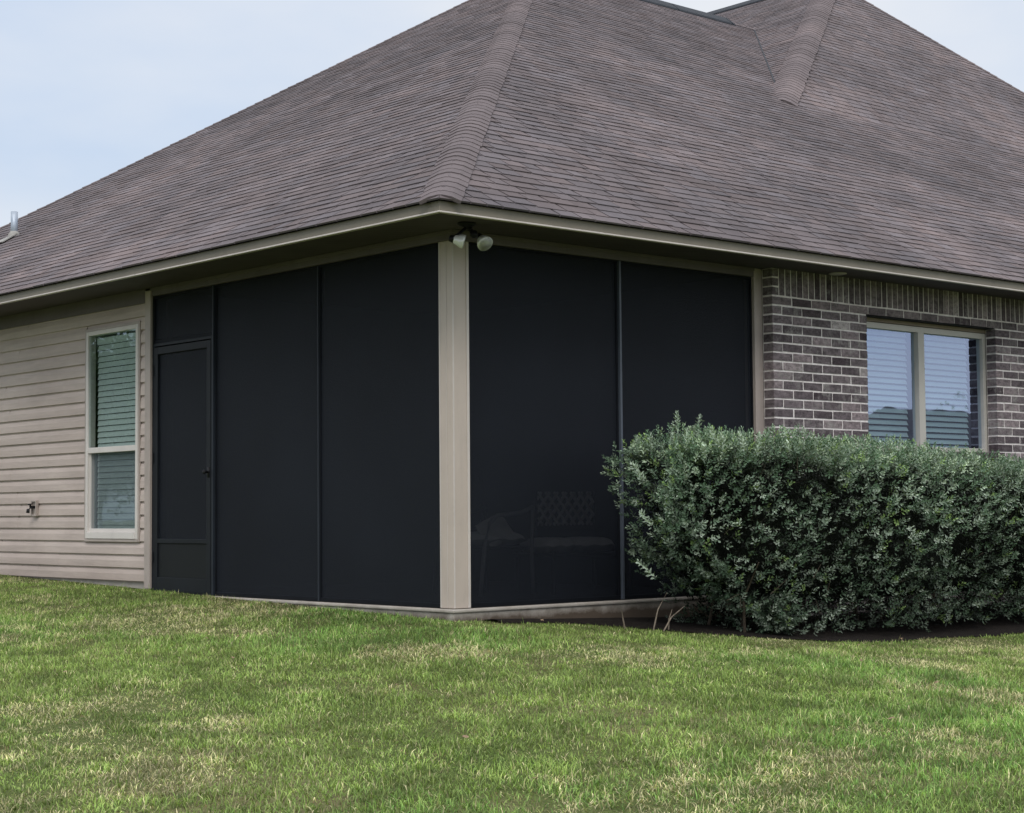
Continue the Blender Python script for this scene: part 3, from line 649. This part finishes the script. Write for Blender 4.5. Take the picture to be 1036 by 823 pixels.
# taller weeds & stalks here and there
wx_, wy_ = grass_pts(2600, -7, 6, -7, 6, near); wn = vnoise(wx_, wy_, .9, 2, 21) > .5; wx_, wy_ = wx_[wn], wy_[wn]
Wd = blades(wx_, wy_, .085, .004); tag(np_mesh('tall_grass_blades', Wd[0], Wd[1], Wd[2], Wd[3]*1.1, M['grass']), 'scattered taller grass stalks standing out of the lawn', 'grass', kind='stuff')
# dead leaves
dl = MB(); cnt = 0
while cnt < 20:
    x = random.uniform(-5, 3); y = random.uniform(-5.5, 1)
    if not (infr(np.array([x]), np.array([y]))[0] and outside_house(np.array([x]), np.array([y]))[0]): continue
    if x > 0 and y > -.1: continue
    z = float(gz(x, y))+.03; s = random.uniform(.009, .02); a = random.uniform(0, 6.28); q = [Vector((math.cos(a+t)*s*r_, math.sin(a+t)*s*r_, random.uniform(-.006, .012))) for t, r_ in ((0, 1.3), (1, .8), (2.1, .8), (3.14, 1.1), (4.2, .8), (5.2, .8))]
    dl.add([Vector((x, y, z+.008))]+[Vector((x, y, z))+p for p in q], [(0, i+1, (i+1) % 6+1) for i in range(6)]); cnt += 1
tag(dl.build('fallen_leaves', M['deadleaf']), 'scattered dry brown leaves lying in the lawn', 'leaves', kind='stuff')
# ============================================================ HEDGE
hx0, hx1, hy0, hy1, hz1 = 1.09, 8.6, -1.62, -.42, 1.13
def hedge_surface(n):
    """random points + normals on a lumpy rounded-box hull"""
    out = []; nn = []
    u = RNG.uniform(0, 1, n*2)
    # choose faces by area: front, top, left, right, back
    L = hx1-hx0; D = hy1-hy0; H = 1.36
    w = np.array([L*H, L*D, D*H*1.25, D*H*.3, L*H*.35]); c = RNG.choice(5, n, p=w/w.sum())
    a = RNG.random(n); b = RNG.random(n); P = np.zeros((n, 3)); N = np.zeros((n, 3)); z0 = -.205
    m = c == 0; P[m] = np.stack([hx0+a[m]*L, np.full(m.sum(), hy0), z0+b[m]*(hz1-z0)], 1); N[m] = (0, -1, 0)
    m = c == 1; P[m] = np.stack([hx0+a[m]*L, hy0+b[m]*D, np.full(m.sum(), hz1)], 1); N[m] = (0, 0, 1)
    m = c == 2; P[m] = np.stack([np.full(m.sum(), hx0), hy0+a[m]*D, z0+b[m]*(hz1-z0)], 1); N[m] = (-1, 0, 0)
    m = c == 3; P[m] = np.stack([np.full(m.sum(), hx1), hy0+a[m]*D, z0+b[m]*(hz1-z0)], 1); N[m] = (1, 0, 0)
    m = c == 4; P[m] = np.stack([hx0+a[m]*L, np.full(m.sum(), hy1), z0+b[m]*(hz1-z0)], 1); N[m] = (0, 1, 0)
    return P, N
def hull(P, N):
    """round the box corners, add lumps, taper at the foot"""
    P = P.copy(); R = .26; lo = np.array([hx0+R, hy0+R, -9]); hi = np.array([hx1-R, hy1-R, hz1-R])
    q = np.clip(P, lo, hi); d = P-q; l = np.linalg.norm(d, axis=1, keepdims=True); dd = np.where(l > 1e-6, d/np.maximum(l, 1e-6), N)
    edge = l > R; P = np.where(edge, q+dd*R, P); Nn = np.where(l > 1e-6, dd, N)
    t = P[:, 0]+P[:, 1]*.7; lump = (vnoise(t, P[:, 2]+P[:, 1], 1.6, 3, 31)-.5)*.30+(vnoise(t+5, P[:, 2]-P[:, 1], 4.5, 2, 33)-.5)*.16
    P = P+Nn*lump[:, None]*np.where(Nn[:, 2:3] > .7, .38, 1)
    # foot tucks in; left end leans out at mid height
    f = smooth(-.55, .20, -P[:, 2]); P[:, 1] += .24*f*(P[:, 1] < -1.0); P[:, 0] += .78*f*np.clip((hx0+.9-P[:, 0])/.9, 0, 1)+.0
    P[:, 2] += -.010*(P[:, 0]-1)-.042*np.maximum(P[:, 0]-2.0, 0)*smooth(.0, .9, P[:, 2])
    le = np.clip((hx0+1.2-P[:, 0])/1.2, 0, 1); P[:, 1] += .55*le*(P[:, 1] < -1.0)*np.clip((-P[:, 1]-1.0)/.6, 0, 1)
    return P, Nn
def leaves(base, axis_, nleaf, L, Wl, col, seed, twl=.06):
    """rosette shoots: leaves spiralled along a short twig ending at base+axis*twl"""
    n = len(base); N = n*nleaf; k = np.tile(np.arange(nleaf), n); B = np.repeat(base, nleaf, 0); A_ = np.repeat(axis_, nleaf, 0)
    t = k/(nleaf-1.0); az = k*2.4+np.repeat(RNG.uniform(0, 6.28, n), nleaf)
    ref = np.where(np.abs(A_[:, 2:3]) < .9, np.array([[0, 0, 1.]]), np.array([[1., 0, 0]])); U = np.cross(A_, ref); U /= np.linalg.norm(U, axis=1, keepdims=True); Wv = np.cross(A_, U)
    rad = U*np.cos(az)[:, None]+Wv*np.sin(az)[:, None]
    op = np.radians(72-46*t+RNG.normal(0, 12, N)); D = rad*np.sin(op)[:, None]+A_*np.cos(op)[:, None]
    side = np.cross(D, A_); side /= np.maximum(np.linalg.norm(side, axis=1, keepdims=True), 1e-6); up_ = np.cross(side, D)
    up_ *= np.sign(np.sum(up_*A_, 1, keepdims=True)+1e-9)
    l = L*(1.05-.45*t)*(.75+.5*RNG.random(N)); w = Wl*(.8+.4*RNG.random(N))*(1.1-.4*t); P0 = B+A_*(t*twl)[:, None]
    l = l[:, None]; w = w[:, None]
    mid = P0+D*l*.62-up_*l*.03; tip = P0+D*l+up_*l*.12; a = P0+D*l*.08
    V = np.stack([a, mid+side*w*.5+up_*w*.22, tip, mid-side*w*.5+up_*w*.22, mid-up_*w*.02], 1).reshape(-1, 3)
    b = np.arange(N)*5; F3 = np.concatenate([np.stack([b, b+4, b+1], 1), np.stack([b+1, b+4, b+2], 1), np.stack([b+2, b+4, b+3], 1), np.stack([b+3, b+4, b], 1)])
    C = np.repeat(col, nleaf, 0)*(.8+.4*RNG.random(N))[:, None]*(.80+.35*t)[:, None]
    return V, F3, np.repeat(C, 5, 0)
def leaf_mesh(name, parts, mt, parent):
    Vs, Fs, Cs = [], [], []; o = 0
    for v, f, c in parts: Vs.append(v); Fs.append(f+o); Cs.append(c); o += len(v)
    return np_mesh(name, np.concatenate(Vs), np.zeros((0, 4), int), np.concatenate(Fs), np.concatenate(Cs), mt, parent)
hedge = empty('hedge', (3.2, -1.0, float(gz(3.2, -1.0))), 'long clipped grey-green small-leaved hedge in front of the brick wall', 'hedge')
hl = Vector(hedge.location); HLO = np.array([[hl.x, hl.y, hl.z]])
parts = []
gg = np.array([.110, .180, .110]); gs = np.array([.52, .61, .50]); gy = np.array([.23, .34, .12]); gd = np.array([.030, .055, .038])
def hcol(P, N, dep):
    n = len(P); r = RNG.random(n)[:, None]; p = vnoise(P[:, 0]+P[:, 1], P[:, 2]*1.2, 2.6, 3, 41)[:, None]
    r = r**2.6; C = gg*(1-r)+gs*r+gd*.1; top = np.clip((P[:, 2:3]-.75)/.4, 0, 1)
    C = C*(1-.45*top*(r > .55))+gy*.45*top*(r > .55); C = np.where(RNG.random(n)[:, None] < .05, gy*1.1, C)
    return C*.86*(.5+.9*p)*(.72+.28*np.clip((P[:, 2:3]+.25)/.6, 0, 1))*(1-.38*dep[:, None])*(.66+.34*np.clip((P[:, 2:3]+.2)/1.2, 0, 1)+.22*top)  # painted shade: leaf colour darkens toward the foot and the inside
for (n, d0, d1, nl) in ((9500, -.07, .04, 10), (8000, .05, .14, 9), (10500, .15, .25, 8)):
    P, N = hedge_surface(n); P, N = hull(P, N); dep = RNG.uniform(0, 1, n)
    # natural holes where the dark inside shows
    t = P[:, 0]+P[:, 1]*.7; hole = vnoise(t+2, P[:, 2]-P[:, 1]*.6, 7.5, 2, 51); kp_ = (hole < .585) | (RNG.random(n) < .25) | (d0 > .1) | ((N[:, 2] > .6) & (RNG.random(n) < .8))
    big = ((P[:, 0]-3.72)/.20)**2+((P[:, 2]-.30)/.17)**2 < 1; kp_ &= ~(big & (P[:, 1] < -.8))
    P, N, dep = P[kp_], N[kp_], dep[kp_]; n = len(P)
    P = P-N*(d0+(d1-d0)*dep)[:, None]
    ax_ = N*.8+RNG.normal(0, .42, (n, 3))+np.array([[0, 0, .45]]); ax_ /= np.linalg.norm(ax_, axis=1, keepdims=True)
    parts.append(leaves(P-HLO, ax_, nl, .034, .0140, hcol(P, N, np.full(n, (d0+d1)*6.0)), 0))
# a few shoots that stick out of the clipped top and the left end
def shoots(spec):
    bs_, as_ = [], []
    for (x, y, z, dx, dy, h) in spec:
        k = int(h/.03)+2
        for i in range(k):
            t = i/k; bs_.append((x+dx*t*h+random.uniform(-.006, .006), y+dy*t*h, z+t*h)); v = Vector((dx+random.uniform(-.15, .15), dy+random.uniform(-.15, .15), 1)).normalized(); as_.append(tuple(v))
    return np.array(bs_), np.array(as_)
spec = [(1.46, -.75, 1.06, -.05, .0, .29), (1.60, -.78, 1.06, .2, 0, .27), (1.44, -.72, 1.06, -.02, 0, .22), (1.63, -.74, 1.06, .12, .05, .2), (1.2, -.74, 1.04, -.1, 0, .14), (2.1, -.8, 1.06, .1, 0, .15), (1.62, -.80, 1.06, .05, 0, .15), (1.1, -.7, 1.04, -.05, 0, .12), (1.95, -.8, 1.10, .1, 0, .10), (1.5, -.7, 1.08, -.3, 0, .12), (.88, -.95, .86, -.8, -.1, .12), (.92, -1.0, .55, -1.2, -.1, .10), (1.05, -.9, .20, -1.4, 0, .12)]
_sp = [(random.uniform(1.1, 8), random.uniform(-1.5, -.5), 1.06+random.uniform(-.03, .02), random.uniform(-.3, .3), random.uniform(-.3, .3), random.uniform(.05, .16)) for _ in range(230)]
spec += [(x, y, z-.042*max(x-2, 0)-.01*(x-1), a, b, h) for x, y, z, a, b, h in _sp]
B_, A_ = shoots(spec); n = len(B_)
parts.append(leaves(B_-HLO, A_, 7, .040, .017, np.tile(gs*.8+gg*.2, (n, 1)), 0, .03))
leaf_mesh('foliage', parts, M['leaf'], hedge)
# solid core coloured near-black for the shade inside the hedge
P, N = [], []
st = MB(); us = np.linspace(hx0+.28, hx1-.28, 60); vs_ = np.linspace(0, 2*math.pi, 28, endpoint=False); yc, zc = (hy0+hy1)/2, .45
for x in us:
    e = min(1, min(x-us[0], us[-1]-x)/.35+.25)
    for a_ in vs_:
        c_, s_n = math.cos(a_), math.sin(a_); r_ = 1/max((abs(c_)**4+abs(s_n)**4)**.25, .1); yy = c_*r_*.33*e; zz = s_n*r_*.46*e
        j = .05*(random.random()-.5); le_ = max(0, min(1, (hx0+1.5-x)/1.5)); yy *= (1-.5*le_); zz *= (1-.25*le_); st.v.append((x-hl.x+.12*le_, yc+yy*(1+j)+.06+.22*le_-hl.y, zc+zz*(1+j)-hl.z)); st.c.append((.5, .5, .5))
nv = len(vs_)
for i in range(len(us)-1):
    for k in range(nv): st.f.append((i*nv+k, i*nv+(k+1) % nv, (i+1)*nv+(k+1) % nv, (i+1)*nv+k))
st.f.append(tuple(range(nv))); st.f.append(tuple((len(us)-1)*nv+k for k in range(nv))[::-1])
st.build('shade_core', M['core'], hedge)
sm_ = MB()
for _ in range(26):
    x = random.uniform(hx0+.6, hx1-.3); y = random.uniform(-1.1, -.65); z = float(gz(x, y)); a_ = random.uniform(0, 6.28); l = random.uniform(.3, .75)
    p0 = Vector((x, y, z-.02)); p1 = p0+Vector((math.cos(a_)*.08, math.sin(a_)*.08, l*.5)); p2 = p1+Vector((math.cos(a_+.6)*.22, math.sin(a_+.6)*.22, l*.5))
    sm_.tube([p0-hl, p1-hl, p2-hl], [.012, .009, .004], 6)
for _ in range(160):   # fine twigs between the leaves
    x = random.uniform(hx0+.1, hx1-.3); y = random.uniform(-1.5, -.9); z = random.uniform(-.1, .95); d = Vector((random.uniform(-.6, .6), -random.random(), random.uniform(.2, 1))).normalized()*random.uniform(.06, .16)
    sm_.tube([Vector((x, y, z))-hl, Vector((x, y, z))+d-hl], [.003, .0015], 4)
tag(sm_.build('twigs', M['twig'], hedge), kind='stuff')
for (x, y, dx, dz) in ((.93, -.75, .12, .26), (.98, -.8, .20, .17), (1.05, -.78, .02, .15), (.78, -.62, -.05, .14)):
    dt = MB(); x += .25; z = float(gz(x, y)); p = Vector((x, y, z)); dt.tube([p-hl, p+Vector((dx*.4, 0, dz*.55))-hl, p+Vector((dx, -.02, dz))-hl], [.006, .005, .002], 6); dt.build('dry_twig', M['drytwig'], hedge)
# ============================================================ far things that the window panes mirror
def tree(name, x, y, h, r, label, seed):
    rd = np.random.default_rng(seed); z = float(gz(x, y)); t = empty(name, (x, y, z), label, 'tree', 'trees across the yard')
    tr = MB(); tr.tube([(0, 0, 0), (.1, .05, h*.25), (.0, .1, h*.5), (.1, 0, h*.8)], [.22, .17, .12, .04], 10)
    for i in range(9):
        a_ = i*2.4; z0 = h*(.25+.05*i); tr.tube([(0, 0, z0), (math.cos(a_)*r*.4, math.sin(a_)*r*.4, z0+h*.12), (math.cos(a_)*r*.75, math.sin(a_)*r*.75, z0+h*.18)], [.08, .05, .02], 6)
    tr.build('trunk', M['bark'], t, True)
    cl = rd.normal(0, 1, (70, 3)); cl /= np.linalg.norm(cl, axis=1, keepdims=True); cl *= (rd.random((70, 1))**.5); cl = cl*np.array([r, r, h*.36])+np.array([0, 0, h*.62])
    NQ = 6500; k = rd.integers(0, 70, NQ); B = cl[k]+rd.normal(0, r*.16, (NQ, 3)); A_ = rd.normal(0, 1, (NQ, 3)); A_ /= np.linalg.norm(A_, axis=1, keepdims=True)
    C = np.tile(np.array([[.05, .085, .025]]), (NQ, 1))*rd.uniform(.6, 1.5, (NQ, 1))
    leaf_mesh('crown', [leaves(B, A_, 7, .15, .08, C, 0, .18)], M['treeleaf'], t)
tree('tree', -20, 36, 8.0, 3.2, 'broad green tree standing beyond the left end of the lawn', 1)
tree('tree', -13.5, 30, 6.2, 2.6, 'smaller round green tree nearer the left side of the house', 2)
tree('tree', 60, -36, 5.6, 5.2, 'wide dark tree beside the neighbouring house', 3)
nb = empty('neighbour_house', (38.5, -22, float(gz(38.5, -22))-.9), 'low tan neighbouring house with a dark hip roof across the lawn', 'house')
a = MB(); a.box((-9, -5, -.2), (9, 5, 2.4)); a.build('wall', M['nwall'], nb)
a = MB(); a.add([(-9.6, -5.6, 2.35), (9.6, -5.6, 2.35), (9.6, 5.6, 2.35), (-9.6, 5.6, 2.35), (-4, 0, 6.1), (4, 0, 6.1)], [(0, 3, 2, 1), (0, 1, 5, 4), (1, 2, 5), (2, 3, 4, 5), (3, 0, 4)]); a.build('roof', M['nroof'], nb)
for wxx in (-6, -1.5, 4.5):
    a = MB(); a.box((wxx, 4.98, .8), (wxx+1.6, 5.05, 2.0)); a.build('window', M['white'], nb)

# ============================================================ LIGHT, SKY
w = bpy.data.worlds.new('World'); S.world = w; w.use_nodes = True; nt = w.node_tree; nt.nodes.clear()
o = nt.nodes.new('ShaderNodeOutputWorld'); bg = nt.nodes.new('ShaderNodeBackground'); sky = nt.nodes.new('ShaderNodeTexSky'); sky.sky_type = 'NISHITA'; sky.sun_disc = False
SE, SA = math.radians(48), math.radians(228)   # azimuth of the sun: world angle from +x, counter-clockwise
sky.sun_elevation = SE; sky.sun_rotation = math.pi/2-SA; sky.air_density = 1.2; sky.dust_density = 2
tc = nt.nodes.new('ShaderNodeTexCoord'); sp = nt.nodes.new('ShaderNodeSeparateXYZ'); nt.links.new(tc.outputs['Generated'], sp.inputs[0])
rp = nt.nodes.new('ShaderNodeValToRGB'); e = rp.color_ramp.elements; e[0].position = 0; e[0].color = (.57, .69, .86, 1); e[1].position = .95; e[1].color = (1, 1, 1, 1); e3 = e.new(.35); e3.color = (.63, .73, .90, 1)
nt.links.new(sp.outputs[2], rp.inputs[0])
mp = nt.nodes.new('ShaderNodeMapping'); mp.inputs['Scale'].default_value = (1, 1, 2.5); mp.inputs['Location'].default_value = (.7, .0, .2); nt.links.new(tc.outputs['Generated'], mp.inputs[0])
nz_ = nt.nodes.new('ShaderNodeTexNoise'); nz_.inputs['Scale'].default_value = 4.0; nz_.inputs['Detail'].default_value = 5; nz_.inputs['Roughness'].default_value = .45; nt.links.new(mp.outputs[0], nz_.inputs[0])
cr = nt.nodes.new('ShaderNodeValToRGB'); c = cr.color_ramp.elements; c[0].position = .30; c[0].color = (0, 0, 0, 1); c[1].position = .62; c[1].color = (1, 1, 1, 1); nt.links.new(nz_.outputs[0], cr.inputs[0])
mx = nt.nodes.new('ShaderNodeMix'); mx.data_type = 'RGBA'; nt.links.new(cr.outputs[0], mx.inputs[0]); nt.links.new(rp.outputs[0], mx.inputs[6]); mx.inputs[7].default_value = (.86, .88, .92, 1)
sc = nt.nodes.new('ShaderNodeVectorMath'); sc.operation = 'SCALE'; sc.inputs['Scale'].default_value = 10.5; nt.links.new(mx.outputs[2], sc.inputs[0])
m2 = nt.nodes.new('ShaderNodeMix'); m2.data_type = 'RGBA'; m2.inputs[0].default_value = .86; nt.links.new(sky.outputs[0], m2.inputs[6]); nt.links.new(sc.outputs[0], m2.inputs[7])
mr = nt.nodes.new('ShaderNodeMapRange'); mr.interpolation_type = 'SMOOTHSTEP'; mr.inputs[1].default_value = .32; mr.inputs[2].default_value = .95; mr.inputs[3].default_value = 1; mr.inputs[4].default_value = 2.0; nt.links.new(sp.outputs[2], mr.inputs[0])
sc2 = nt.nodes.new('ShaderNodeVectorMath'); sc2.operation = 'SCALE'; nt.links.new(m2.outputs[2], sc2.inputs[0]); nt.links.new(mr.outputs[0], sc2.inputs['Scale'])
nt.links.new(sc2.outputs[0], bg.inputs[0]); bg.inputs[1].default_value = .1; nt.links.new(bg.outputs[0], o.inputs[0])
sun = bpy.data.lights.new('sun', 'SUN'); sun.energy = 1.5; sun.angle = math.radians(24); sun.color = (1, .96, .9)
so_ = bpy.data.objects.new('sun', sun); link(so_); dv = Vector((math.cos(SE)*math.cos(SA), math.cos(SE)*math.sin(SA), math.sin(SE))); so_.rotation_euler = dv.to_track_quat('Z', 'Y').to_euler(); so_.location = dv*40
# ============================================================ CAMERA
yaw, pit, roll = math.pi/4+.0603, .0598, -.0085
YAW, PIT, ROLL = yaw, pit, roll
f_ = Vector((math.cos(YAW)*math.cos(PIT), math.sin(YAW)*math.cos(PIT), math.sin(PIT))); r_ = f_.cross(Vector((0, 0, 1))).normalized(); u_ = r_.cross(f_)
rr = r_*math.cos(ROLL)+u_*math.sin(ROLL); uu = -r_*math.sin(ROLL)+u_*math.cos(ROLL)
cd = bpy.data.cameras.new('camera'); cd.sensor_width = 36; cd.lens = 1791.85/1036*36; cd.clip_end = 2000; cam = bpy.data.objects.new('camera', cd); link(cam)
Mx = Matrix((rr, uu, -f_)).transposed().to_4x4(); Mx.translation = Vector((-7.7857, -9.4012, .6557)); cam.matrix_world = Mx; S.camera = cam
S.view_settings.view_transform = 'Standard'; S.view_settings.look = 'None'; S.view_settings.exposure = 0
S.cycles.max_bounces = 6; S.cycles.transparent_max_bounces = 8; S.cycles.use_denoising = True
